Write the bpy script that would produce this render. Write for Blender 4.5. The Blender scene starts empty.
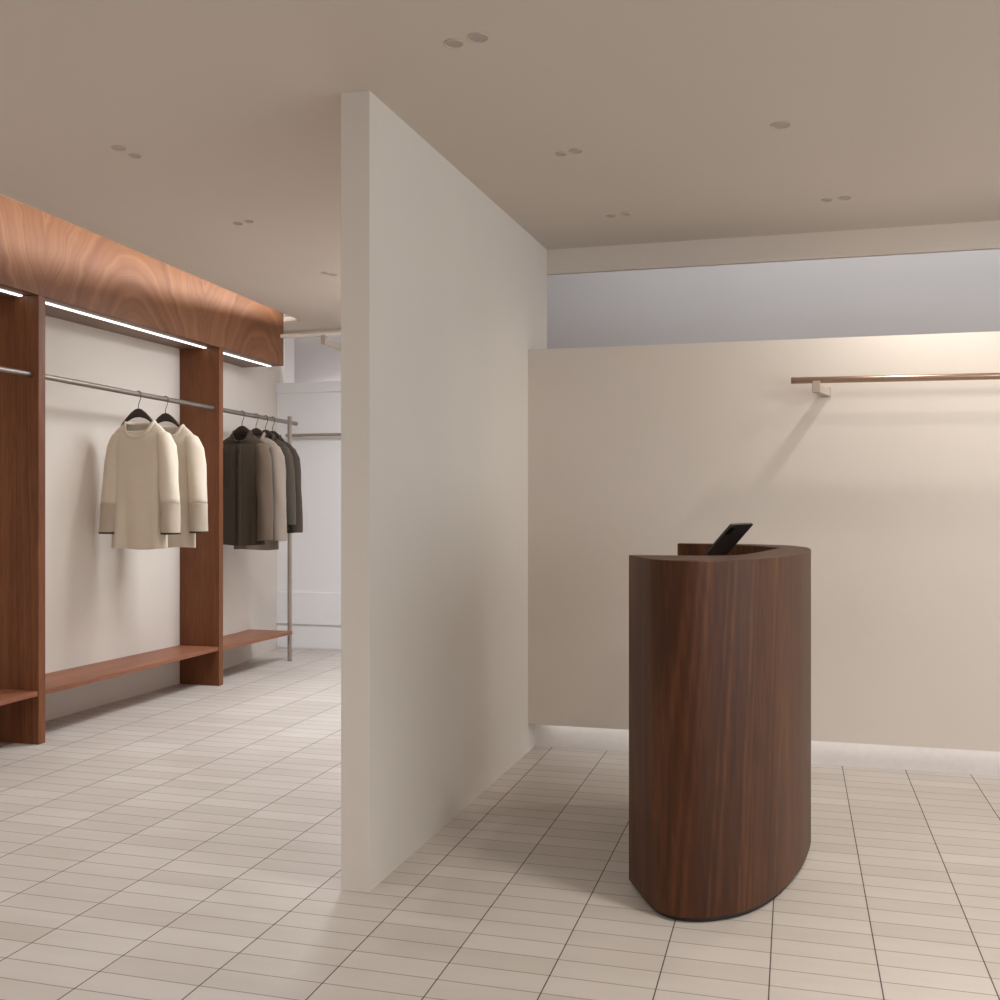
import bpy, bmesh, math, random
from mathutils import Vector, Matrix
random.seed(7)
S = bpy.context.scene
COL = S.collection
PI = math.pi

# ------------------------------------------------------------ camera
cam = bpy.data.objects.new('camera', bpy.data.cameras.new('camera'))
COL.objects.link(cam)
cam.location = (0, 0, 1.25)
cam.rotation_euler = (PI / 2, 0, 0.2756)
cam.data.sensor_width = 36
cam.data.lens = 36 * 1.04057
cam.data.shift_y = -0.00117
cam.data.clip_start = 0.02
S.camera = cam

# ------------------------------------------------------------ daylight, exposure
W = bpy.data.worlds.new('world'); S.world = W
W.use_nodes = True
bgn = W.node_tree.nodes['Background']
bgn.inputs['Color'].default_value = (0.945, 0.995, 1.02, 1)
bgn.inputs['Strength'].default_value = 0.89
S.view_settings.view_transform = 'Standard'
S.view_settings.look = 'None'
S.view_settings.gamma = 1.0
S.view_settings.exposure = 1.31
S.view_settings.use_curve_mapping = False
S.cycles.max_bounces = 12
S.cycles.diffuse_bounces = 7
S.cycles.use_denoising = True
S.cycles.sample_clamp_indirect = 4.0


def area(name, loc, rot, sx, sy, power, color, spread=PI):
    l = bpy.data.lights.new(name, 'AREA')
    l.shape = 'RECTANGLE'; l.size = sx; l.size_y = sy
    l.energy = power; l.color = color; l.spread = spread
    o = bpy.data.objects.new(name, l); COL.objects.link(o)
    o.location = loc; o.rotation_euler = rot
    return o


def spot(name, loc, target, power, angle, radius, color, blend=0.6):
    l = bpy.data.lights.new(name, 'SPOT')
    l.energy = power; l.spot_size = angle; l.spot_blend = blend
    l.shadow_soft_size = radius; l.color = color
    o = bpy.data.objects.new(name, l); COL.objects.link(o)
    o.location = loc
    d = Vector(target) - Vector(loc)
    o.rotation_euler = d.to_track_quat('-Z', 'Y').to_euler()
    return o


WARM = (0.98, 0.94, 0.86)
NEUT = (0.97, 0.985, 0.96)
COOL = (0.89, 0.945, 1.0)
# unseen fill lamps added to brighten aisle, back room and far grey wall
area('aisle_fill', (-2.1, 0.6, 2.50), (0, 0, 0), 1.2, 1.2, 8.5, NEUT)
area('back_room_fill', (-2.15, 6.1, 2.53), (0, 0, 0), 0.6, 1.2, 23, COOL)
area('far_wall_fill', (-3.0, 8.11, 1.90), (PI, 0, 0), 2.0, 0.10, 3.0, NEUT)
area('rear_zone_lamp', (1.2, 5.75, 3.0), (0, 0, 0), 3.0, 0.3, 1.45, NEUT)  # hidden lamp behind the low wall, placed to light the grey wall
# downlights and added fill spots for the low wall and the desk
spot('wall_washer', (0.55, 4.68, 2.53), (0.1, 4.98, 1.2), 10.5, 2.3, 0.02, WARM)
spot('rail_fill', (1.35, 4.25, 2.53), (1.2, 4.98, 1.0), 6, 2.3, 0.03, WARM)  # unseen spot added to brighten the right of the low wall
spot('wall_fill', (1.6, 3.3, 2.53), (1.05, 4.98, 1.0), 52, 1.75, 0.42, WARM, 1.0)  # extra soft spot out of view, added to lift the low wall
spot('desk_downlight', (0.62, 2.6, 2.53), (0.2, 3.3, 0), 72, 1.55, 0.14, WARM, 1.0)
# downlights of the aisle, aimed a little towards the clothes wall
for i_, (x_, y_) in enumerate(((-2.40, 2.30), (-2.40, 3.37), (-2.51, 4.41), (-2.62, 5.59))):
    spot('aisle_downlight', (x_, y_, 2.53), (x_ - 0.5, y_, 0.0), 10, 2.3, 0.04, NEUT, 0.9)
# light line hidden in the recess over the plinth
area('plinth_led', (1.6, 5.085, 0.137), (math.radians(12), 0, math.radians(0.45)), 5.6, 0.01, 0.5, NEUT)
# LED lines of the clothes wall: cove above the timber pelmet, strip below it
area('cove_led', (-3.075, 2.9, 2.645), (0, math.radians(93), math.radians(4.92)), 0.05, 8.2, 15.5, (1.0, 0.96, 0.92))
for y0_, y1_ in ((2.77, 4.42), (4.53, 6.15), (6.25, 7.05)):
    area('pelmet_led', (-3.796, (y0_ + y1_) / 2, 2.342 - 0.01448 * (y0_ + y1_) / 2), (math.radians(-0.83), 0, 0), 0.02, y1_ - y0_, 0.08 * (y1_ - y0_) / 1.65, NEUT)


# ------------------------------------------------------------ materials
def newmat(name):
    m = bpy.data.materials.new(name); m.use_nodes = True
    nt = m.node_tree
    b = nt.nodes['Principled BSDF']
    return m, nt, b


def N(nt, t, **kw):
    n = nt.nodes.new(t)
    for k, v in kw.items():
        setattr(n, k, v)
    return n


def math_node(nt, op, a, b=None, clamp=False):
    n = nt.nodes.new('ShaderNodeMath'); n.operation = op; n.use_clamp = clamp
    for i, v in enumerate((a, b)):
        if v is None: continue
        if isinstance(v, (int, float)): n.inputs[i].default_value = v
        else: nt.links.new(v, n.inputs[i])
    return n.outputs[0]


def mixcol(nt, fac, a, b, mode='MIX'):
    n = nt.nodes.new('ShaderNodeMix'); n.data_type = 'RGBA'; n.blend_type = mode
    for sock, v in ((n.inputs['Factor'], fac), (n.inputs['A'], a), (n.inputs['B'], b)):
        if isinstance(v, (int, float)): sock.default_value = v
        elif isinstance(v, tuple): sock.default_value = (*v[:3], 1)
        else: nt.links.new(v, sock)
    return n.outputs['Result']


def s2l(c):
    return tuple(((x / 255) / 12.92 if x / 255 <= 0.04045 else (((x / 255) + 0.055) / 1.055) ** 2.4) for x in c)


def plaster(name, rgb, var=0.04, scale=1.6, rough=0.85, bump=0.04):
    m, nt, b = newmat(name)
    tc = N(nt, 'ShaderNodeTexCoord')
    n1 = N(nt, 'ShaderNodeTexNoise'); n1.inputs['Scale'].default_value = scale; n1.inputs['Detail'].default_value = 5
    nt.links.new(tc.outputs['Object'], n1.inputs['Vector'])
    c = s2l(rgb)
    lo = tuple(x * (1 - var) for x in c); hi = tuple(min(1, x * (1 + var)) for x in c)
    col = mixcol(nt, n1.outputs['Fac'], lo, hi)
    nt.links.new(col, b.inputs['Base Color'])
    b.inputs['Roughness'].default_value = rough
    b.inputs['Specular IOR Level'].default_value = 0.25
    n2 = N(nt, 'ShaderNodeTexNoise'); n2.inputs['Scale'].default_value = 90
    nt.links.new(tc.outputs['Object'], n2.inputs['Vector'])
    bp = N(nt, 'ShaderNodeBump'); bp.inputs['Strength'].default_value = bump; bp.inputs['Distance'].default_value = 0.002
    nt.links.new(n2.outputs['Fac'], bp.inputs['Height'])
    nt.links.new(bp.outputs['Normal'], b.inputs['Normal'])
    return m


def plain(name, rgb, rough=0.5, metal=0.0, spec=0.5, emit=None, estr=0):
    m, nt, b = newmat(name)
    tc = N(nt, 'ShaderNodeTexCoord')
    n1 = N(nt, 'ShaderNodeTexNoise'); n1.inputs['Scale'].default_value = 30
    nt.links.new(tc.outputs['Object'], n1.inputs['Vector'])
    c = s2l(rgb)
    nt.links.new(mixcol(nt, n1.outputs['Fac'], tuple(x * .95 for x in c), tuple(min(1, x * 1.05) for x in c)), b.inputs['Base Color'])
    b.inputs['Roughness'].default_value = rough
    b.inputs['Metallic'].default_value = metal
    b.inputs['Specular IOR Level'].default_value = spec
    if emit:
        b.inputs['Emission Color'].default_value = (*emit, 1)
        b.inputs['Emission Strength'].default_value = estr
    return m


def wood(name, dark, mid, light, axis='Z', scale=1.0, rough=0.45, arcs=False, grain=0.7, ring=(-3.87, 4.40, 0.03, 0.0)):
    m, nt, b = newmat(name)
    tc = N(nt, 'ShaderNodeTexCoord')
    mp = N(nt, 'ShaderNodeMapping')
    st = {'X': (0.10, 1, 1), 'Y': (1, 0.10, 1), 'Z': (1, 1, 0.10)}[axis]
    mp.inputs['Scale'].default_value = tuple(s * scale for s in st)
    nt.links.new(tc.outputs['Object'], mp.inputs['Vector'])
    big = N(nt, 'ShaderNodeTexNoise'); big.inputs['Scale'].default_value = 5.0
    big.inputs['Detail'].default_value = 4; big.inputs['Distortion'].default_value = 0.6
    nt.links.new(mp.outputs[0], big.inputs['Vector'])
    fine = N(nt, 'ShaderNodeTexNoise'); fine.inputs['Scale'].default_value = 75
    fine.inputs['Detail'].default_value = 3
    nt.links.new(mp.outputs[0], fine.inputs['Vector'])
    if arcs:
        # cathedral figure: growth rings cut lengthwise, repeated along the veneer
        sx = N(nt, 'ShaderNodeSeparateXYZ'); nt.links.new(tc.outputs['Object'], sx.inputs[0])
        u = math_node(nt, 'PINGPONG', math_node(nt, 'ADD', sx.outputs['Y'], 20.25), 0.75)
        nz = N(nt, 'ShaderNodeTexNoise'); nz.inputs['Scale'].default_value = 2.3; nz.inputs['Detail'].default_value = 3
        nt.links.new(tc.outputs['Object'], nz.inputs['Vector'])
        u2 = math_node(nt, 'ADD', u, math_node(nt, 'MULTIPLY', math_node(nt, 'SUBTRACT', nz.outputs['Fac'], 0.5), 0.34))
        r = math_node(nt, 'SQRT', math_node(nt, 'ADD', math_node(nt, 'POWER', math_node(nt, 'MULTIPLY', u2, 1.15), 2.0),
                      math_node(nt, 'POWER', math_node(nt, 'MULTIPLY', math_node(nt, 'SUBTRACT', sx.outputs['Z'], 2.02), 0.8), 2.0)))
        cb = N(nt, 'ShaderNodeCombineXYZ')
        nt.links.new(math_node(nt, 'MULTIPLY', r, 17.0), cb.inputs[0])
        rn = N(nt, 'ShaderNodeTexNoise'); rn.inputs['Scale'].default_value = 1.0; rn.inputs['Detail'].default_value = 4
        rn.noise_dimensions = '3D'
        nt.links.new(cb.outputs[0], rn.inputs['Vector'])
        f = math_node(nt, 'ADD', math_node(nt, 'MULTIPLY', rn.outputs['Fac'], 0.7), math_node(nt, 'MULTIPLY', nz.outputs['Fac'], 0.3))
    else:
        # growth rings around a leaning axis: cutting them lengthwise gives straight grain and cathedrals
        sx = N(nt, 'ShaderNodeSeparateXYZ'); nt.links.new(tc.outputs['Object'], sx.inputs[0])
        wb = N(nt, 'ShaderNodeTexNoise'); wb.inputs['Scale'].default_value = 2.2; wb.inputs['Detail'].default_value = 2
        nt.links.new(mp.outputs[0], wb.inputs['Vector'])
        wob = math_node(nt, 'MULTIPLY', math_node(nt, 'SUBTRACT', wb.outputs['Fac'], 0.5), 0.16)
        al = {'X': 'X', 'Y': 'Y', 'Z': 'Z'}[axis]
        ca, cb_ = [c for c in 'XYZ' if c != al]
        a_ = math_node(nt, 'ADD', math_node(nt, 'ADD', math_node(nt, 'SUBTRACT', sx.outputs[ca], ring[0]), math_node(nt, 'MULTIPLY', sx.outputs[al], ring[2])), wob)
        b_ = math_node(nt, 'ADD', math_node(nt, 'SUBTRACT', sx.outputs[cb_], ring[1]), math_node(nt, 'MULTIPLY', sx.outputs[al], ring[3]))
        r = math_node(nt, 'SQRT', math_node(nt, 'ADD', math_node(nt, 'POWER', a_, 2.0), math_node(nt, 'POWER', b_, 2.0)))
        cb = N(nt, 'ShaderNodeCombineXYZ'); nt.links.new(math_node(nt, 'MULTIPLY', r, 70.0), cb.inputs[0])
        rn = N(nt, 'ShaderNodeTexNoise'); rn.inputs['Scale'].default_value = 1.0; rn.inputs['Detail'].default_value = 4
        nt.links.new(cb.outputs[0], rn.inputs['Vector'])
        f = math_node(nt, 'ADD', math_node(nt, 'MULTIPLY', rn.outputs['Fac'], 0.42 * grain + .2), math_node(nt, 'MULTIPLY', big.outputs['Fac'], 0.8 - .42 * grain))
    if not arcs:
        f = math_node(nt, 'ADD', math_node(nt, 'MULTIPLY', f, 0.76), math_node(nt, 'MULTIPLY', fine.outputs['Fac'], 0.24))
    ramp = N(nt, 'ShaderNodeValToRGB')
    e = ramp.color_ramp.elements
    e[0].position = 0.33; e[0].color = (*s2l(dark), 1)
    e[1].position = 0.63; e[1].color = (*s2l(light), 1)
    k = e.new(0.48); k.color = (*s2l(mid), 1)
    nt.links.new(f, ramp.inputs[0])
    nt.links.new(ramp.outputs[0], b.inputs['Base Color'])
    b.inputs['Roughness'].default_value = rough
    b.inputs['Specular IOR Level'].default_value = 0.3
    bp = N(nt, 'ShaderNodeBump'); bp.inputs['Strength'].default_value = 0.05; bp.inputs['Distance'].default_value = 0.001
    nt.links.new(fine.outputs['Fac'], bp.inputs['Height'])
    nt.links.new(bp.outputs['Normal'], b.inputs['Normal'])
    return m


def fabric(name, rgb, scale=420):
    m, nt, b = newmat(name)
    tc = N(nt, 'ShaderNodeTexCoord')
    n1 = N(nt, 'ShaderNodeTexNoise'); n1.inputs['Scale'].default_value = scale; n1.inputs['Detail'].default_value = 2
    nt.links.new(tc.outputs['Object'], n1.inputs['Vector'])
    n2 = N(nt, 'ShaderNodeTexNoise'); n2.inputs['Scale'].default_value = 7
    nt.links.new(tc.outputs['Object'], n2.inputs['Vector'])
    c = s2l(rgb)
    f = math_node(nt, 'ADD', math_node(nt, 'MULTIPLY', n1.outputs['Fac'], 0.5), math_node(nt, 'MULTIPLY', n2.outputs['Fac'], 0.5))
    nt.links.new(mixcol(nt, f, tuple(x * .86 for x in c), tuple(min(1, x * 1.14) for x in c)), b.inputs['Base Color'])
    b.inputs['Roughness'].default_value = 0.95
    b.inputs['Specular IOR Level'].default_value = 0.1
    b.inputs['Sheen Weight'].default_value = 0.15
    bp = N(nt, 'ShaderNodeBump'); bp.inputs['Strength'].default_value = 0.15; bp.inputs['Distance'].default_value = 0.002
    nt.links.new(n1.outputs['Fac'], bp.inputs['Height'])
    nt.links.new(bp.outputs['Normal'], b.inputs['Normal'])
    return m


def floor_tiles(name):
    m, nt, b = newmat(name)
    tc = N(nt, 'ShaderNodeTexCoord')
    sx = N(nt, 'ShaderNodeSeparateXYZ'); nt.links.new(tc.outputs['Object'], sx.inputs[0])
    xo = math_node(nt, 'ADD', sx.outputs['X'], 1.172)
    neg = math_node(nt, 'LESS_THAN', xo, 0.0)
    sc = math_node(nt, 'ADD', math_node(nt, 'MULTIPLY', neg, 1 / 0.298 - 1 / 0.2775), 1 / 0.2775)
    u = math_node(nt, 'ADD', math_node(nt, 'MULTIPLY', xo, sc), 60.0)
    v = math_node(nt, 'ADD', math_node(nt, 'MULTIPLY', math_node(nt, 'SUBTRACT', sx.outputs['Y'], 2.760), 10.0), 120.0)
    fu, fv = math_node(nt, 'FRACT', u), math_node(nt, 'FRACT', v)
    du = math_node(nt, 'SUBTRACT', 0.5, math_node(nt, 'ABSOLUTE', math_node(nt, 'SUBTRACT', fu, 0.5)))
    dv = math_node(nt, 'SUBTRACT', 0.5, math_node(nt, 'ABSOLUTE', math_node(nt, 'SUBTRACT', fv, 0.5)))
    gu = math_node(nt, 'LESS_THAN', du, 0.0062)
    gv = math_node(nt, 'LESS_THAN', dv, 0.019)
    cb = N(nt, 'ShaderNodeCombineXYZ')
    nt.links.new(math_node(nt, 'FLOOR', u), cb.inputs[0]); nt.links.new(math_node(nt, 'FLOOR', v), cb.inputs[1])
    wn = N(nt, 'ShaderNodeTexWhiteNoise'); wn.noise_dimensions = '2D'
    nt.links.new(cb.outputs[0], wn.inputs['Vector'])
    cl = N(nt, 'ShaderNodeTexNoise'); cl.inputs['Scale'].default_value = 1.7; cl.inputs['Detail'].default_value = 4
    nt.links.new(tc.outputs['Object'], cl.inputs['Vector'])
    mp = N(nt, 'ShaderNodeMapping'); mp.inputs['Scale'].default_value = (3, 14, 1)
    nt.links.new(tc.outputs['Object'], mp.inputs['Vector'])
    st = N(nt, 'ShaderNodeTexNoise'); st.inputs['Scale'].default_value = 1.0; st.inputs['Detail'].default_value = 4
    nt.links.new(mp.outputs[0], st.inputs['Vector'])
    f = math_node(nt, 'ADD', math_node(nt, 'MULTIPLY', wn.outputs['Value'], 0.21),
                  math_node(nt, 'ADD', math_node(nt, 'MULTIPLY', cl.outputs['Fac'], 0.45), math_node(nt, 'MULTIPLY', st.outputs['Fac'], 0.3)))
    base = mixcol(nt, f, s2l((174, 163, 153)), s2l((223, 216, 211)))
    c1 = mixcol(nt, math_node(nt, 'MULTIPLY', gv, 0.62), base, s2l((92, 78, 68)))
    c2 = mixcol(nt, math_node(nt, 'MULTIPLY', gu, 0.92), c1, s2l((52, 42, 36)))
    nt.links.new(c2, b.inputs['Base Color'])
    g = math_node(nt, 'MAXIMUM', gu, gv)
    nt.links.new(math_node(nt, 'ADD', math_node(nt, 'MULTIPLY', g, 0.4), math_node(nt, 'ADD', math_node(nt, 'MULTIPLY', st.outputs['Fac'], 0.16), 0.34)), b.inputs['Roughness'])
    b.inputs['Specular IOR Level'].default_value = 0.4
    bp = N(nt, 'ShaderNodeBump'); bp.inputs['Strength'].default_value = 0.3; bp.inputs['Distance'].default_value = 0.002; bp.invert = True
    nt.links.new(g, bp.inputs['Height']); nt.links.new(bp.outputs['Normal'], b.inputs['Normal'])
    return m


M_wall = plaster('beige_plaster', (216, 206, 197))
M_part = plaster('partition_plaster', (215, 207, 199))
M_ceil = plaster('ceiling_plaster', (211, 201, 190), var=0.03, scale=0.9)
M_clothes_wall = plaster('pale_plaster', (214, 206, 198))
M_grey = plaster('grey_plaster', (190, 184, 184))
M_white = plaster('white_plaster', (236, 236, 238), var=0.02)
M_skirt = plain('white_skirting', (236, 230, 228), rough=0.45)
M_floor = floor_tiles('stack_bond_tiles')
M_cherry = wood('reddish_brown_veneer', (86, 49, 27), (112, 67, 41), (134, 85, 55), 'Z')
M_cherry_y = wood('reddish_brown_plank', (112, 70, 50), (140, 90, 67), (160, 108, 82), 'Y')
M_fascia = wood('figured_veneer', (95, 58, 36), (114, 74, 49), (131, 91, 64), 'Y', rough=0.52, arcs=True)
M_under = wood('underside_board', (104, 82, 70), (118, 94, 80), (130, 104, 90), 'Y')
M_walnut = wood('walnut_veneer', (46, 21, 8), (70, 37, 16), (98, 58, 32), 'Z', rough=0.46, grain=0.9, ring=(-.12, 3.44, .03, -.05))
M_dark = plain('dark_plinth', (38, 27, 22), rough=0.6)
M_rod = plain('brushed_nickel', (146, 137, 129), rough=0.42, metal=0.85)
M_bar = plain('bronze_nickel', (172, 146, 130), rough=0.3, metal=0.9)
M_post = plain('taupe_paint', (150, 137, 125), rough=0.45)
M_bracket = plain('bracket_paint', (178, 164, 152), rough=0.5)
M_hook = plain('hook_wire', (110, 104, 98), rough=0.35, metal=0.8)
M_hanger = plain('dark_brown_hanger', (52, 38, 32), rough=0.5)
M_led = plain('led_strip', (255, 252, 248), emit=(1.0, 0.96, 0.93), estr=1.0)
M_rimlight = plain('downlight_rim', (196, 184, 172), rough=0.6)
M_lens = plain('downlight_lens', (176, 166, 155), rough=0.4)
M_cream = fabric('cream_knit', (214, 203, 186))
M_cream2 = fabric('cream_cuff', (186, 172, 157))
M_oat = fabric('oat_knit', (204, 192, 176))
M_oat2 = fabric('oat_cuff', (178, 165, 150))
M_olive = fabric('olive_brown_wool', (70, 60, 49))
M_olive2 = fabric('olive_brown_sleeve', (94, 80, 68))
M_taupe = fabric('taupe_wool', (140, 128, 116))
M_taupe2 = fabric('taupe_sleeve', (142, 129, 117))
M_char = fabric('charcoal_wool', (76, 69, 62))
M_choc = fabric('chocolate_wool', (72, 62, 54))
M_black = plain('tablet_shell', (42, 39, 38), rough=0.38)
M_screen = plain('tablet_glass', (12, 12, 14), rough=0.1)
M_lensblk = plain('tablet_camera', (14, 13, 13), rough=0.2)


# ------------------------------------------------------------ mesh helpers
def finish(bm, name, mat, parent=None, smooth=None, bevel=0, subsurf=0, solid=0):
    bmesh.ops.recalc_face_normals(bm, faces=bm.faces[:])
    me = bpy.data.meshes.new(name); bm.to_mesh(me); bm.free()
    me.materials.append(mat)
    o = bpy.data.objects.new(name, me); COL.objects.link(o)
    if parent is not None:
        o.parent = parent
    if smooth is not None:
        for p in me.polygons: p.use_smooth = True
        if smooth < 180: me.set_sharp_from_angle(angle=math.radians(smooth))
    if solid:
        md = o.modifiers.new('thickness', 'SOLIDIFY'); md.thickness = solid; md.offset = -1
    if subsurf:
        md = o.modifiers.new('subdivision', 'SUBSURF'); md.levels = subsurf; md.render_levels = subsurf
    if bevel:
        md = o.modifiers.new('bevel', 'BEVEL'); md.width = bevel; md.segments = 2; md.limit_method = 'ANGLE'
        md.angle_limit = math.radians(40)
    return o


def add_box(bm, x0, x1, y0, y1, z0, z1):
    vs = [bm.verts.new(p) for p in ((x0, y0, z0), (x1, y0, z0), (x1, y1, z0), (x0, y1, z0), (x0, y0, z1), (x1, y0, z1), (x1, y1, z1), (x0, y1, z1))]
    for f in ((3, 2, 1, 0), (4, 5, 6, 7), (0, 1, 5, 4), (1, 2, 6, 5), (2, 3, 7, 6), (3, 0, 4, 7)):
        bm.faces.new([vs[i] for i in f])


def add_hexa(bm, base, z0, z1):
    """base: four plan corners; z0 / z1 numbers or four heights"""
    a = z0 if isinstance(z0, (list, tuple)) else [z0] * 4
    b = z1 if isinstance(z1, (list, tuple)) else [z1] * 4
    vs = [bm.verts.new((*p, h)) for p, h in zip(base, a)] + [bm.verts.new((*p, h)) for p, h in zip(base, b)]
    for f in ((3, 2, 1, 0), (4, 5, 6, 7), (0, 1, 5, 4), (1, 2, 6, 5), (2, 3, 7, 6), (3, 0, 4, 7)):
        bm.faces.new([vs[i] for i in f])


def add_prism(bm, pts, z0, z1):
    lo = [bm.verts.new((x, y, z0)) for x, y in pts]; hi = [bm.verts.new((x, y, z1)) for x, y in pts]
    n = len(pts)
    bm.faces.new(lo[::-1]); bm.faces.new(hi)
    for i in range(n):
        bm.faces.new((lo[i], lo[(i + 1) % n], hi[(i + 1) % n], hi[i]))


def add_tube(bm, pts, rad, seg=16, cap=True, flat=None):
    """tube along points; rad one number or one per point; flat = (rx, ry) lists for elliptic sections"""
    pts = [Vector(p) for p in pts]; n = len(pts)
    rs = rad if isinstance(rad, (list, tuple)) else [rad] * n
    ref = Vector((0, 0, 1)); rings = []
    t0 = (pts[1] - pts[0]).normalized()
    if abs(t0.z) > 0.9: ref = Vector((1, 0, 0))
    for i, p in enumerate(pts):
        t = (pts[min(i + 1, n - 1)] - pts[max(i - 1, 0)]).normalized()
        a = (ref - t * ref.dot(t)).normalized(); bq = t.cross(a)
        ref = a
        rings.append([bm.verts.new(p + a * math.cos(2 * PI * k / seg) * rs[i] + bq * math.sin(2 * PI * k / seg) * rs[i]) for k in range(seg)])
    for i in range(n - 1):
        for k in range(seg):
            bm.faces.new((rings[i][k], rings[i][(k + 1) % seg], rings[i + 1][(k + 1) % seg], rings[i + 1][k]))
    if cap:
        bm.faces.new(rings[0][::-1]); bm.faces.new(rings[-1])


def box(name, mat, x0, x1, y0, y1, z0, z1, parent=None, bevel=0.0):
    bm = bmesh.new(); add_box(bm, x0, x1, y0, y1, z0, z1)
    return finish(bm, name, mat, parent, bevel=bevel)


def struct(o):
    o['kind'] = 'structure'; return o


def tag(o, label, cat, group=None):
    o['label'] = label; o['category'] = cat
    if group: o['group'] = group
    return o


def thing(name, label, cat, loc=(0, 0, 0), group=None):
    o = bpy.data.objects.new(name, None); COL.objects.link(o)
    o.location = loc; o.empty_display_size = 0.1
    return tag(o, label, cat, group)


def local(o, parent):
    """o was modelled in world coordinates: keep it there under its parent"""
    o.parent = parent
    o.matrix_parent_inverse = Matrix.Translation(-parent.location)
    return o


def catmull(pts, per=8, closed=False):
    out = []; n = len(pts)
    for i in range(n - 1 if not closed else n):
        p0 = Vector(pts[(i - 1) % n] if closed or i > 0 else pts[0]); p1 = Vector(pts[i]); p2 = Vector(pts[(i + 1) % n])
        p3 = Vector(pts[(i + 2) % n] if closed or i + 2 < n else pts[-1])
        for k in range(per):
            t = k / per
            out.append(0.5 * ((2 * p1) + (p2 - p0) * t + (2 * p0 - 5 * p1 + 4 * p2 - p3) * t * t + (3 * p1 - p0 - 3 * p2 + p3) * t ** 3))
    if not closed: out.append(Vector(pts[-1]))
    return out


# ------------------------------------------------------------ the setting
def cz(y): return 2.548 + 0.0080 * (y - 3.07)          # ceiling height
def sx_(y): return -3.256 - 0.0861 * (y - 3.69)        # edge of the cove slot
YE = 7.085                                            # end of the slot
FX = -3.695                                           # front plane of the clothes wall
BX = -4.08
REAR = 8.20

bm = bmesh.new(); add_box(bm, -7, 4.5, -4.5, REAR + 0.1, -0.08, 0)
struct(finish(bm, 'floor', M_floor))

bm = bmesh.new()
RX, FY = 4.5, -4.5
def ceil_piece(x0a, x0b, x1, y0, y1):
    add_hexa(bm, [(x0a, y0), (x1, y0), (x1, y1), (x0b, y1)], [cz(y0), cz(y0), cz(y1), cz(y1)], [cz(y0) + .035, cz(y0) + .035, cz(y1) + .035, cz(y1) + .035])
ceil_piece(sx_(FY), sx_(5.36), -1.32, FY, 5.36)
ceil_piece(sx_(5.36), sx_(YE), -1.78, 5.36, YE)
ceil_piece(-1.32, -1.32, RX, FY, 5.45)
ceil_piece(-4.6, -4.6, -1.78, YE, 7.62)
struct(finish(bm, 'ceiling', M_ceil))

# slab over the cove and over the rear zone
bm = bmesh.new(); add_box(bm, -4.6, -2.9, FY, 7.3, 2.86, 2.92); struct(finish(bm, 'ceiling_cove', M_ceil))
bm = bmesh.new(); add_box(bm, -4.6, -1.8, 7.3, REAR + .1, 3.05, 3.11); add_box(bm, -1.8, RX, 5.42, 6.3, 3.05, 3.11); struct(finish(bm, 'ceiling_rear', M_white))

# partition, floor to ceiling
bm = bmesh.new()
pb = [(-1.392, 3.058), (-1.2995, 3.071), (-1.2575, 5.36), (-1.35, 5.36)]
add_hexa(bm, pb, 0, [cz(p[1]) + .02 for p in pb])
struct(finish(bm, 'wall_partition', M_part))

# low wall on a recessed white plinth
def yw(x, y0=4.9791): return y0 + 0.0079 * (x + 1.2645)
def wall_strip(name, mat, ya, t, z0, z1, x0=-1.262, x1=RX):
    bm = bmesh.new()
    add_hexa(bm, [(x0, yw(x0, ya)), (x1, yw(x1, ya)), (x1, yw(x1, ya) + t), (x0, yw(x0, ya) + t)], z0, z1)
    return struct(finish(bm, name, mat))
wall_strip('wall_back', M_wall, 4.9791, 0.20, 0.139, 1.986, x0=-1.268)
wall_strip('baseboard_back', M_skirt, 5.112, 0.02, 0.0, 0.139)
wall_strip('trim_1', M_wall, 5.36, 0.03, 2.437, cz(5.4) + .02, x0=-1.30)      # dropped beam
bm = bmesh.new(); add_box(bm, -4.6, -1.8, REAR, REAR + .1, 0, 3.1); struct(finish(bm, 'wall_rear', M_grey))
bm = bmesh.new(); add_box(bm, -1.8, RX, 6.2, 6.3, 0, 3.1); struct(finish(bm, 'wall_rear_zone', M_grey))
bm = bmesh.new(); add_hexa(bm, [(-1.46, 5.361), (-1.36, 5.361), (-1.8, 6.2), (-1.8, 6.32)], 0, 3.1); add_box(bm, -1.9, -1.8, 6.2, REAR, 0, 3.1); struct(finish(bm, 'wall_aisle', M_clothes_wall))

# clothes wall
bm = bmesh.new()
wl = [(-4.08, FY), (-4.07, 4.5), (-3.995, 6.2), (-4.035, 7.0), (-4.17, 7.9), (-4.172, 8.02)]
add_prism(bm, wl + [(-4.35, 8.02), (-4.35, FY)], 0, 2.9)
struct(finish(bm, 'wall_left', M_clothes_wall))

bm = bmesh.new(); add_box(bm, -4.35, -4.172, 8.021, REAR, 0, 3.05); struct(finish(bm, 'wall_return', M_grey))
# far wall of the back room
FW = 7.87
bm = bmesh.new(); add_box(bm, -4.2, -1.2, FW, FW + 0.15, 0.0, 2.21); struct(finish(bm, 'wall_far', M_white))
bm = bmesh.new(); add_box(bm, -4.16, -1.2, FW - 0.006, FW, 0.012, 0.205); struct(finish(bm, 'baseboard_far', M_white))
bm = bmesh.new(); add_box(bm, -4.16, -1.2, FW - 0.02, FW, 0.212, 0.475); struct(finish(bm, 'trim_2', M_white))
bm = bmesh.new(); add_box(bm, -4.16, -1.2, FW - 0.03, FW, 2.13, 2.215); struct(finish(bm, 'trim_3', M_white))
# bulkhead over the back room
bm = bmesh.new(); add_box(bm, -4.16, -1.82, 7.50, 7.56, 2.535, cz(7.5) + .02); struct(finish(bm, 'trim_4', M_wall))
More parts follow.
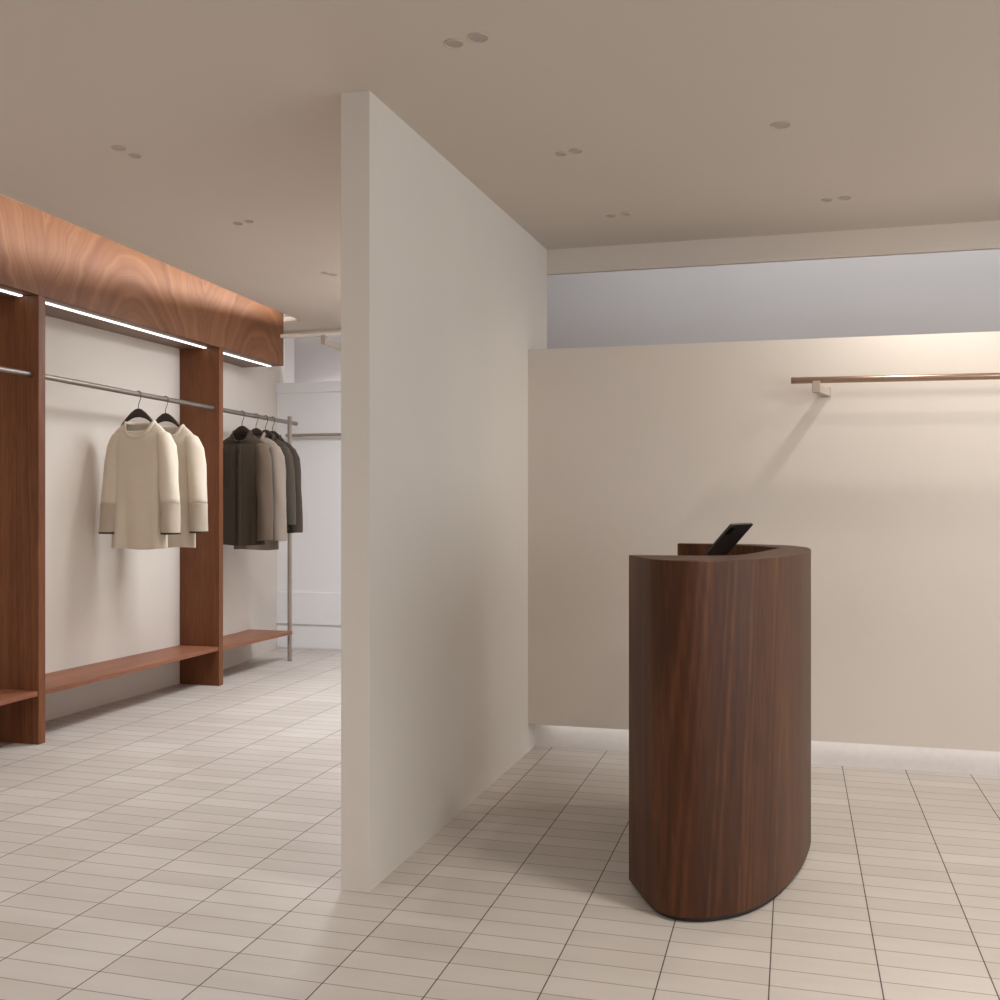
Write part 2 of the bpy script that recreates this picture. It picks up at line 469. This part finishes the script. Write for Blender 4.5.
# front wall behind the viewer and far left side wall; the right side is the open shop front
bm = bmesh.new(); add_box(bm, -4.2, 3.6, FY - .1, FY, 0, 2.6); struct(finish(bm, 'wall_front', M_wall))

# ------------------------------------------------------------ timber pelmet (fascia)
pel = thing('pelmet', 'long reddish-brown veneer pelmet box with LED line above the clothes wall', 'pelmet', (FX, 3.0, 2.27))
def fz(y): return 2.352 - 0.01448 * y      # lower edge
Y0 = -3.5
bm = bmesh.new(); add_hexa(bm, [(FX - .03, Y0), (FX, Y0), (FX, YE), (FX - .03, YE)], [fz(Y0)] * 2 + [fz(YE)] * 2, 2.72)
fas = local(finish(bm, 'fascia_panel', M_fascia), pel)
bm = bmesh.new(); add_prism(bm, [(FX - .0301, Y0), (FX - .0301, YE), (-4.047, YE), (-4.034, 7.0), (-3.994, 6.2), (-4.069, 4.5), (-4.078, Y0)], 0, .025)
for v in bm.verts: v.co.z += fz(v.co.y)
und = local(finish(bm, 'underside_panel', M_under), pel)
for (a, b) in ((Y0, 4.44), (4.51, 6.165), (6.235, 7.062)):
    bm = bmesh.new(); x0, x1 = FX - .112, FX - .09
    add_hexa(bm, [(x0, a), (x1, a), (x1, b), (x0, b)], [fz(a) - .006] * 2 + [fz(b) - .006] * 2, [fz(a) + .004] * 2 + [fz(b) + .004] * 2)
    o = local(finish(bm, 'led_strip', M_led), pel); o['label'] = 'glowing white LED line'

# ------------------------------------------------------------ display unit: upright panels and bench shelves
unit = thing('display_unit', 'reddish-brown wooden wardrobe unit of tall upright panels and low bench shelves', 'wardrobe', (FX, 4.5, 0))
def ybx(y):
    for (x0, y0), (x1, y1) in zip(wl[:-1], wl[1:]):
        if y0 <= y <= y1: return x0 + (x1 - x0) * (y - y0) / (y1 - y0) + .001
for (a, b) in ((2.70, 2.75), (4.45, 4.50), (6.175, 6.226)):
    bm = bmesh.new(); add_hexa(bm, [(ybx(a), a), (FX, a), (FX, b), (ybx(b), b)], 0.0, [fz(a) - .001] * 2 + [fz(b) - .001] * 2)
    local(finish(bm, 'upright_panel', M_cherry, bevel=.0015), unit)
for (a, b, za, zb) in ((2.75, 4.449, .252, .247), (4.501, 6.174, .244, .236), (6.227, 7.238, .231, .212)):
    bm = bmesh.new(); xf = FX - .004
    add_hexa(bm, [(ybx(a), a), (xf, a), (xf, b), (ybx(b), b)], [za] * 2 + [zb] * 2, [za + .026] * 2 + [zb + .026] * 2)
    local(finish(bm, 'bench_shelf', M_cherry_y, bevel=.0015), unit)

# ------------------------------------------------------------ clothes rails on the left
RXX, RZ, RR = -3.742, 1.862, 0.0155
def rz(y): return 1.885 - .0170 * max(0, y - 4.5)
def rail(label, a, b, post=None):
    t = thing('clothes_rail', label, 'clothes rail', (RXX, a, rz(a)), 'rails of the clothes wall')
    bm = bmesh.new(); add_tube(bm, [(RXX, a, rz(a)), (RXX, b, rz(b))], RR, 20)
    local(finish(bm, 'rod', M_rod, smooth=40), t)
    if post:
        bm = bmesh.new(); add_tube(bm, [(RXX + .0, post, 0.0), (RXX + .0, post, 1.885)], .0165, 18)
        local(finish(bm, 'post', M_post, smooth=40), t)
    return t
rail('grey metal clothes rail at the far left, left of the nearest upright panel', 2.751, 4.449)
rail('grey metal clothes rail between the two upright panels, carrying two cream sweaters', 4.501, 6.174)
rail('grey metal clothes rail with a floor post, carrying the dark jackets', 6.227, 7.385, post=7.275)


# ------------------------------------------------------------ hangers and garments
def hanger(y, label):
    RZ = rz(y)
    t = thing('clothes_hanger', label, 'hanger', (RXX, y, RZ), 'hangers on the clothes rails')
    pts = []                                     # wire hook looped over the rod
    r = RR + .004
    for k in range(9):
        a = PI * 1.12 - k * PI * 1.2 / 8
        pts.append((RXX + r * math.cos(a), y, RZ + r * math.sin(a)))
    pts += [(RXX + .016, y, RZ - .026), (RXX + .007, y, RZ - .047), (RXX, y, RZ - .064), (RXX, y, RZ - .092)]
    bm = bmesh.new(); add_tube(bm, pts, .0024, 8)
    local(finish(bm, 'hook', M_hook, smooth=180), t)
    # shaped timber shoulders: thick arched middle, thin sloping ends
    bm = bmesh.new(); rings = []
    for x, z, h, d in ((-.140, -.218, .012, .010), (-.122, -.194, .014, .010), (-.105, -.168, .018, .010), (-.075, -.134, .027, .010), (-.048, -.107, .040, .009), (-.022, -.089, .050, .008), (0, -.084, .053, .008),
                       (.022, -.089, .050, .008), (.048, -.107, .040, .009), (.075, -.134, .027, .010), (.105, -.168, .018, .010), (.122, -.194, .014, .010), (.140, -.218, .012, .010)):
        cx, c0 = RXX + x, RZ + z - h / 2
        rings.append([bm.verts.new((cx, y + d * math.copysign(abs(math.cos(2 * PI * k / 12)) ** .6, math.cos(2 * PI * k / 12)), c0 + h / 2 * math.copysign(abs(math.sin(2 * PI * k / 12)) ** .8, math.sin(2 * PI * k / 12)))) for k in range(12)])
    for i in range(len(rings) - 1):
        for k in range(12):
            bm.faces.new((rings[i][k], rings[i][(k + 1) % 12], rings[i + 1][(k + 1) % 12], rings[i + 1][k]))
    bm.faces.new(rings[0]); bm.faces.new(rings[-1][::-1])
    local(finish(bm, 'shoulder_bar', M_hanger, smooth=60), t)
    return t


def garment(name, label, cat, y, m_body, m_sleeve, hem, sleeve_end, m_cuff=None, cuff_z=None, wide=1.0, jacket=False, group=None, seed=1, scoop=.075, dx=0.0, sr=0.0, sl_=0.0, depth=1.0):
    rnd = random.Random(seed)
    t = thing(name, label, cat, (RXX, y, hem), group)
    zs = rz(y) - (.148 if jacket else .162)                           # neck point
    prof = [  # z, half width, half depth, front drop, back drop
        (hem, .180, .058, 0, 0), (hem + .006, .180, .058, 0, 0), (hem + .14, .178, .058, 0, 0), (hem + .32, .172, .060, 0, 0), (zs - .26, .168, .062, 0, 0),
        (zs - .16, .170, .060, 0, 0), (zs - .100, .176, .052, .0, 0), (zs - .074, .178, .042, .002, 0), (zs - .060, .170, .038, .008, 0), (zs - .034, .142, .040, .022 , .004), (zs - .012, .100 if jacket else .116, .044, scoop * .7, .012), (zs + .000, .078 if jacket else .100, .046, scoop, .012)]
    n = 48; bm = bmesh.new(); rings = []
    ph = [rnd.uniform(0, 6.28) for _ in range(4)]
    H0 = zs - hem
    for (z, hw, hd, fd, bd) in prof:
        ring = []
        f = max(0, min(1, (zs - .12 - z) / (H0 - .12))) ** 1.3
        for k in range(n):
            a = 2 * PI * k / n
            c, s = math.cos(a), math.sin(a)
            cx = math.copysign(abs(c) ** .75, c) * hw * wide
            cy = math.copysign(abs(s) ** .85, s) * hd * depth
            fold = 1 + f * (.20 * math.sin(3 * cx / .07 + ph[0]) + .10 * math.sin(5 * cx / .07 + ph[1]))
            cy = cy * fold + f * .012 * math.sin(cx / .045 + ph[2])
            zz = z - (fd * max(0, -s) ** 1.35 if s < 0 else bd * s ** .8)
            if z <= hem + .01: zz += .004 * math.sin(cx / .05 + ph[3])
            ring.append(bm.verts.new((RXX + cx + dx, y + cy, zz)))
        rings.append(ring)
    for i in range(len(rings) - 1):
        for k in range(n):
            bm.faces.new((rings[i][k], rings[i][(k + 1) % n], rings[i + 1][(k + 1) % n], rings[i + 1][k]))
    neck = [v.co.copy() for v in rings[-1]]
    local(finish(bm, 'body', m_body, smooth=180, subsurf=1, solid=.004), t)
    # collar
    bm = bmesh.new()
    if jacket:
        rr = []
        for dz, gr in ((-.004, 1.0), (.012, .97), (.030, .90), (.034, .84), (.028, .82), (.010, .9)):
            ring = []
            for k, p in enumerate(neck):
                s = math.sin(2 * PI * k / n); d = dz * (1 if s > -.5 else max(.15, 1 + (s + .5) * 1.7))
                ring.append(bm.verts.new((RXX + dx + (p.x - RXX - dx) * gr, y + (p.y - y) * gr, p.z + d)))
            rr.append(ring)
        for i in range(len(rr) - 1):
            for k in range(n):
                bm.faces.new((rr[i][k], rr[i][(k + 1) % n], rr[i + 1][(k + 1) % n], rr[i + 1][k]))
    else:
        rr = []
        for q in range(8):
            a = 2 * PI * q / 8
            ring = []
            for k, p in enumerate(neck):
                s = math.sin(2 * PI * k / n)
                ring.append(bm.verts.new((RXX + dx + (p.x - RXX - dx) * (1 - .05 + .09 * math.cos(a)), y + (p.y - y) * (1.02 + .09 * math.cos(a)) - (.004 if s < 0 else -.002), p.z - .004 + .011 * math.sin(a) - .006 * math.cos(a) * (1 if s < -.2 else 0))))
            rr.append(ring)
        for i in range(8):
            for k in range(n):
                bm.faces.new((rr[i][k], rr[i][(k + 1) % n], rr[(i + 1) % 8][(k + 1) % n], rr[(i + 1) % 8][k]))
    local(finish(bm, 'collar', m_body, smooth=180), t)
    # sleeves
    for sg in (-1, 1):
        path = [(.118, .0, zs - .082), (.148, -.002, zs - .100), (.169, -.006, zs - .155), (.180, -.012, zs - .25), (.186, -.020, zs - .36), (.196, -.028, zs - .46), (.202, -.036, sleeve_end + .10), (.205, -.040, sleeve_end + .008), (.205, -.040, sleeve_end)]
        rx = [.030, .046, .054, .056, .055, .054, .053, .053, .053]
        ry = [.032, .046, .056, .058, .058, .056, .054, .054, .054]
        ry = [q * min(1, depth * 1.05) for q in ry]
        sh = dx + (sr if sg > 0 else sl_)
        pv = [Vector((RXX + sg * p[0] * wide + dx + (sh - dx) * min(1, .3 + i_ * .14), y + p[1] * depth, p[2])) for i_, p in enumerate(path)]
        # split at the cuff seam
        def rings_for(i0, i1, grow=1.0, z_hi=None, z_lo=None):
            bm = bmesh.new(); rr = []
            m = 24
            steps = []
            for i in range(i0, i1):
                for q in range(3): steps.append(i + q / 3)
            steps.append(i1)
            for s_ in steps:
                i = min(int(s_), len(pv) - 2); q = s_ - i
                p = pv[i].lerp(pv[i + 1], q); ax = (rx[i] * (1 - q) + rx[i + 1] * q) * grow; ay = (ry[i] * (1 - q) + ry[i + 1] * q) * grow
                if z_hi is not None and p.z > z_hi: continue
                if z_lo is not None and p.z < z_lo: continue
                rr.append(ring_at(bm, p, i, ax, ay, m))
            if z_hi is not None: rr.insert(0, ring_at(bm, at_z(z_hi), 6, rx[5] * grow, ry[5] * grow, m))
            if z_lo is not None: rr.append(ring_at(bm, at_z(z_lo), 6, rx[5] * grow, ry[5] * grow, m))
            for i in range(len(rr) - 1):
                for k in range(m):
                    bm.faces.new((rr[i][k], rr[i][(k + 1) % m], rr[i + 1][(k + 1) % m], rr[i + 1][k]))
            return bm
        def at_z(z):
            for i in range(len(pv) - 1):
                if pv[i].z >= z >= pv[i + 1].z:
                    q = (pv[i].z - z) / max(1e-6, pv[i].z - pv[i + 1].z); return pv[i].lerp(pv[i + 1], q)
            return pv[-1]
        def ring_at(bm, p, i, ax, ay, m):
            # section tilts from the shoulder seam (facing outwards) to level
            tl = (pv[min(i + 1, len(pv) - 1)] - pv[max(i - 1, 0)]).normalized()
            fy = Vector((0, 1, 0)); fy = (fy - tl * fy.dot(tl)).normalized(); fx = tl.cross(fy)
            out = []
            for k in range(m):
                a = 2 * PI * k / m
                w_ = 1 + .035 * math.sin(3 * a + p.z * 14 + seed) * (1 if i > 1 else 0)
                out.append(bm.verts.new(p + fx * math.cos(a) * ax * w_ + fy * math.sin(a) * ay * w_))
            return out
        if m_cuff:
            sl = local(finish(rings_for(0, 8, z_lo=cuff_z), 'sleeve', m_sleeve, smooth=180, solid=.003), t)
            cf = finish(rings_for(0, 8, grow=1.035, z_hi=cuff_z + .003), 'cuff', m_cuff, smooth=180, solid=.004)
            cf.parent = sl; cf['label'] = 'darker taupe cuff'
            bm = bmesh.new(); rr = [ring_at(bm, pv[-1] + Vector((0, 0, dz)), 8, rx[-1] * g_, ry[-1] * g_, 24) for dz, g_ in ((.010, 1.0), (.008, 1.05), (-.002, 1.05), (-.002, .3))]
            for i in range(3):
                for k in range(24): bm.faces.new((rr[i][k], rr[i][(k + 1) % 24], rr[i + 1][(k + 1) % 24], rr[i + 1][k]))
            ct = finish(bm, 'cuff_edge', M_dark, smooth=40); ct.parent = sl
        else:
            sl = local(finish(rings_for(0, 8), 'sleeve', m_sleeve, smooth=180, solid=.003), t)
    if jacket == 'placket':
        # button placket down the centre front: dark gap between two edges, with buttons
        fr = []
        for (z, hw, hd, fd, bd) in prof[:-1]:
            f = max(0, min(1, (zs - .12 - z) / (H0 - .12))) ** 1.3
            fold = 1 + f * (.20 * math.sin(ph[0]) + .10 * math.sin(ph[1]))
            fr.append((-hd * depth * fold + f * .012 * math.sin(ph[2]), z - fd))
        for (xo, w_, dy, mt, nm) in ((-.004, .006, -.004, M_dark, 'placket_gap'), (.010, .020, -.005, m_body, 'placket')):
            bm = bmesh.new(); prev = None
            for (cy, z) in fr:
                q = [bm.verts.new((RXX + xo + dx, y + cy + dd, z)) for dx, dd in ((-w_ / 2, dy), (w_ / 2, dy), (w_ / 2, .004), (-w_ / 2, .004))]
                if prev:
                    for k in range(4): bm.faces.new((prev[k], prev[(k + 1) % 4], q[(k + 1) % 4], q[k]))
                prev = q
            local(finish(bm, nm, mt), t)
        for k in range(7):
            z = zs - .12 - k * .093
            cy = None
            for (c0, z0), (c1, z1) in zip(fr[:-1], fr[1:]):
                if z0 <= z <= z1: cy = c0 + (c1 - c0) * (z - z0) / (z1 - z0 + 1e-9)
            if cy is None: continue
            bm = bmesh.new(); add_tube(bm, [(RXX + .010, y + cy - .009, z), (RXX + .010, y + cy - .004, z)], .007, 12)
            local(finish(bm, 'button', M_dark, smooth=40), t)
    return t


hg = [(5.353, 'dark brown hanger holding the nearest cream sweater'),
      (5.630, 'dark brown hanger holding the second cream sweater, beside the upright panel'),
      (6.557, 'dark hanger holding the olive-brown buttoned jacket'),
      (6.755, 'dark hanger holding the taupe jacket, second on the short rail'),
      (6.895, 'dark hanger holding the charcoal jacket, third on the short rail'),
      (7.000, 'dark hanger holding the chocolate jacket nearest the floor post')]
for y, lb in hg:
    hanger(y, lb)
garment('sweater', 'cream round-neck sweater with taupe cuffs, nearest on the middle rail', 'sweater', 5.353, M_cream, M_cream, .955, 1.045, M_cream2, 1.215, seed=3, scoop=.09, dx=.012, sr=.026, sl_=.016, group='sweaters on the middle rail')
garment('sweater', 'oatmeal sweater with taupe cuffs hanging behind the nearer cream sweater', 'sweater', 5.630, M_oat, M_oat, .950, 1.045, M_oat2, 1.215, seed=5, scoop=.09, dx=.026, sr=.026, sl_=.01, group='sweaters on the middle rail')
garment('jacket', 'olive-brown collarless jacket with a button placket, front of the short rail', 'jacket', 6.557, M_olive, M_olive2, .925, .96, jacket='placket', seed=8, scoop=.05, group='jackets on the short rail')
garment('jacket', 'taupe-grey jacket hanging just behind the olive-brown jacket', 'jacket', 6.755, M_taupe, M_taupe2, .885, .95, jacket=True, scoop=.05, seed=11, group='jackets on the short rail')
garment('jacket', 'charcoal jacket hanging between the taupe and the chocolate jackets', 'jacket', 6.895, M_char, M_char, 1.02, 1.06, jacket=True, depth=.6, scoop=.05, seed=14, group='jackets on the short rail')
garment('jacket', 'dark chocolate jacket hanging last before the floor post', 'jacket', 7.000, M_choc, M_choc, 1.00, 1.00, jacket=True, depth=.6, scoop=.05, seed=17, group='jackets on the short rail')

# ------------------------------------------------------------ curved reception desk
DT, D0 = 1.068, 0.015
desk = thing('reception_desk', 'curved dark walnut reception desk standing on the tiled floor', 'desk', (-.23, 3.8, 0))
front = [(-.517, 3.362), (-.463, 3.243), (-.421, 3.160), (-.375, 3.112), (-.325, 3.096), (-.267, 3.105), (-.211, 3.134), (-.156, 3.180), (-.100, 3.257), (-.043, 3.385), (.017, 3.600), (.049, 3.801), (.058, 3.960), (.038, 4.110), (-.025, 4.230), (-.12, 4.285), (-.24, 4.315), (-.36, 4.318), (-.457, 4.315)]
outer = [tuple(v) for v in catmull([(x, y) for x, y in front], 6)]
inner_raw = [(-.457, 4.265), (-.35, 4.262), (-.25, 4.235), (-.15, 4.165), (-.05, 4.020), (-.085, 3.840), (-.12, 3.655), (-.165, 3.490), (-.21, 3.425), (-.262, 3.398), (-.34, 3.384)]
part1 = [tuple(v) for v in catmull(inner_raw[:5], 5)]
part2 = [tuple(v) for v in catmull(inner_raw[4:], 5)]
inner = part1 + part2[1:]
bm = bmesh.new(); add_prism(bm, outer + inner, D0, DT)
local(finish(bm, 'carcass', M_walnut, smooth=35, bevel=.0025), desk)
cx, cy = -.22, 3.72
pl = [(cx + (x - cx) * .955, cy + (y - cy) * .975) for x, y in outer]
bm = bmesh.new(); add_prism(bm, pl, 0, D0)
o = local(finish(bm, 'toe_kick', M_dark, smooth=35), desk); o['label'] = 'black recessed base'
ws = [inner[0]] + inner[1:] + [(-.517, 3.37)]
wsi = [(x * 1.0, y) for x, y in ws]
bm = bmesh.new(); add_prism(bm, [(-.48, 3.39), *[(x, y) for x, y in inner[::-1]], ], .925, .953)
local(finish(bm, 'work_shelf', M_walnut, smooth=35), desk)

# tablet leaning on its stand on the desk's inner shelf
def cam_pt(px, d, z):
    r = (px - 500) / 1040.57 * d
    return Vector((-.27213 * d + .96226 * r, .96226 * d + .27213 * r, z))
tb = cam_pt(709, 3.66, 0); 
wdir = Vector((.962 * .62 - .272 * .78, .272 * .62 + .962 * .78, 0)).normalized()     # along the tablet's bottom edge, away from the viewer
lean = Vector((wdir.y, -wdir.x, 0))                                                  # the way the top leans
TH, TWd, TT = .270, .178, .0075
up = (lean * .68 + Vector((0, 0, 1)) * .74).normalized()
nrm = wdir.cross(up).normalized()
if nrm.y > 0: nrm = -nrm                                                             # back side, towards the viewer
top_l = cam_pt(730.5, 3.66, 1.25 - (523.5 - 498.83) * 3.66 / 1040.57)
org = top_l - up * TH
shift = (.9535 - org.z) / up.z
org = org + up * shift
TH -= shift
tab = thing('tablet', 'black tablet leaning back inside the curved walnut desk', 'tablet', tuple(org))
def tab_slab(name, mat, u0, u1, v0, v1, n0, n1, rad, parent, smooth=40):
    bm = bmesh.new(); pts = []
    for (cu, cv, a0) in ((u1 - rad, v1 - rad, 0), (u0 + rad, v1 - rad, PI / 2), (u0 + rad, v0 + rad, PI), (u1 - rad, v0 + rad, 3 * PI / 2)):
        for k in range(5):
            a = a0 + k * PI / 8
            pts.append((cu + rad * math.cos(a), cv + rad * math.sin(a)))
    lo = [bm.verts.new(org + wdir * u + up * v + nrm * n0) for u, v in pts]
    hi = [bm.verts.new(org + wdir * u + up * v + nrm * n1) for u, v in pts]
    k_ = len(pts); bm.faces.new(lo[::-1]); bm.faces.new(hi)
    for i in range(k_): bm.faces.new((lo[i], lo[(i + 1) % k_], hi[(i + 1) % k_], hi[i]))
    return local(finish(bm, name, mat, smooth=smooth), parent)
tab_slab('shell', M_black, 0, TWd, 0, TH, 0, TT, .009, tab)
tab_slab('screen', M_screen, .005, TWd - .005, .005, TH - .005, -.001, 0.0004, .006, tab)
tab_slab('camera_bump', M_lensblk, .010, .040, TH - .048, TH - .012, TT, TT + .002, .006, tab)
tab_slab('stand', M_black, TWd * .3, TWd * .7, 0.0, .004, -.055, .07, .002, tab)

# ------------------------------------------------------------ wall rail on the low wall
BZ, BYO = 1.781, .135
bar = thing('wall_rail', 'bronze metal hanging rail fixed to the low beige wall right of the desk', 'clothes rail', (0.0, yw(0) - BYO, BZ))
bx0 = -0.0142
bm = bmesh.new(); add_tube(bm, [(bx0, yw(bx0) - BYO, BZ), (2.4, yw(2.4) - BYO, BZ - .018)], .0145, 22)
local(finish(bm, 'rod', M_bar, smooth=40), bar)
for bxx in (.094, 2.2):
    bm = bmesh.new(); yy = yw(bxx)
    add_box(bm, bxx - .017, bxx + .017, yy - BYO - .017, yy - BYO + .017, BZ - .055, BZ - .006)
    add_hexa(bm, [(bxx - .017, yy - BYO + .017), (bxx + .017, yy - BYO + .017), (bxx + .064, yy - .006), (bxx + .030, yy - .006)], [BZ - .055, BZ - .055, BZ - .062, BZ - .062], [BZ - .022, BZ - .022, BZ - .026, BZ - .026])
    br = local(finish(bm, 'bracket', M_bracket, bevel=.002), bar)
    bm = bmesh.new(); add_box(bm, bxx + .027, bxx + .067, yy - .006, yy + .0, BZ - .066, BZ - .022)
    q = local(finish(bm, 'wall_plate', M_bracket, bevel=.001), bar)

# ceiling-hung rail in the back room
rr_ = thing('ceiling_rail', 'pale metal rail with a square bracket hung before the far room bulkhead', 'clothes rail', (-2.9, 7.0, 2.47))
ry_, rz_ = 6.98, 2.455
bm = bmesh.new(); add_tube(bm, [(-3.66, ry_, rz_), (-1.9, ry_, rz_ + .012)], .0145, 20)
local(finish(bm, 'rod', M_skirt, smooth=40), rr_)
bm = bmesh.new()
bxq = -3.315
add_box(bm, bxq - .016, bxq + .016, ry_ - .016, ry_ + .016, rz_ - .075, rz_ - .008)
add_box(bm, bxq - .016, bxq + .016, ry_ + .016, 7.54, rz_ - .075, rz_ - .040)
add_box(bm, bxq + .3, bxq + .33, 7.51, 7.54, rz_ - .075, 2.535); add_box(bm, bxq + .016, bxq + .33, 7.51, 7.54, rz_ - .075, rz_ - .040)
local(finish(bm, 'bracket', M_bracket, bevel=.002), rr_)
# rail along the far white wall
fr_ = thing('wall_rail', 'thin pale rail across the far white wall of the back room', 'clothes rail', (-2.6, FW - .06, 1.775))
bm = bmesh.new(); add_tube(bm, [(-4.05, FW - .06, 1.775), (-1.5, FW - .06, 1.775)], .0125, 16)
local(finish(bm, 'rod', M_post, smooth=40), fr_)
for xq in (-3.95, -1.7):
    bm = bmesh.new(); add_box(bm, xq - .012, xq + .012, FW - .05, FW, 1.763, 1.787)
    local(finish(bm, 'bracket', M_post), fr_)

# ------------------------------------------------------------ ceiling downlights
dl = [(-.931, 2.811, 0.0255, 'left disc of the ceiling light pair nearest the top of the partition'),
      (-.854, 2.793, 0.0280, 'right disc of the ceiling light pair nearest the top of the partition'),
      (-.848, 3.845, 0.0190, 'left disc of the middle ceiling light pair right of the partition'),
      (-.787, 3.827, 0.0240, 'right disc of the middle ceiling light pair right of the partition'),
      (-.817, 4.778, 0.0200, 'left disc of the ceiling light pair near the corner of partition and beam'),
      (-.745, 4.763, 0.0230, 'right disc of the ceiling light pair near the corner of partition and beam'),
      (-.045, 3.757, 0.0310, 'single ceiling downlight above the reception desk'),
      (.138, 4.780, 0.0220, 'left disc of the ceiling light pair above the wall rail'),
      (.213, 4.769, 0.0250, 'right disc of the ceiling light pair above the wall rail'),
      (-2.406, 3.323, 0.0240, 'left disc of the ceiling light pair nearest the veneer pelmet'),
      (-2.403, 3.417, 0.0210, 'right disc of the ceiling light pair nearest the veneer pelmet'),
      (-2.542, 4.417, 0.0210, 'left disc of the second ceiling light pair along the aisle'),
      (-2.474, 4.399, 0.0190, 'right disc of the second ceiling light pair along the aisle'),
      (-2.631, 5.557, 0.0200, 'left disc of the farthest ceiling light pair in the aisle'),
      (-2.609, 5.619, 0.0230, 'right disc of the farthest ceiling light pair in the aisle')]
for x, y, r, lb in dl:
    zc = cz(y)
    t = thing('downlight', lb, 'ceiling light', (x, y, zc), 'round ceiling downlights')
    bm = bmesh.new(); n = 32; rg = []
    for rr, zz in ((r * 1.12, .0005), (r * 1.12, -.003), (r, -.004), (r * .94, -.001), (r * .94, .0005)):
        rg.append([bm.verts.new((x + rr * math.cos(2 * PI * k / n), y + rr * math.sin(2 * PI * k / n), zc + zz)) for k in range(n)])
    for i in range(len(rg) - 1):
        for k in range(n): bm.faces.new((rg[i][k], rg[i][(k + 1) % n], rg[i + 1][(k + 1) % n], rg[i + 1][k]))
    local(finish(bm, 'trim_ring', M_rimlight, smooth=40), t)
    bm = bmesh.new(); add_tube(bm, [(x, y, zc - .0016), (x, y, zc + .0004)], r * .95, 32)
    local(finish(bm, 'lens', M_lens, smooth=40), t)
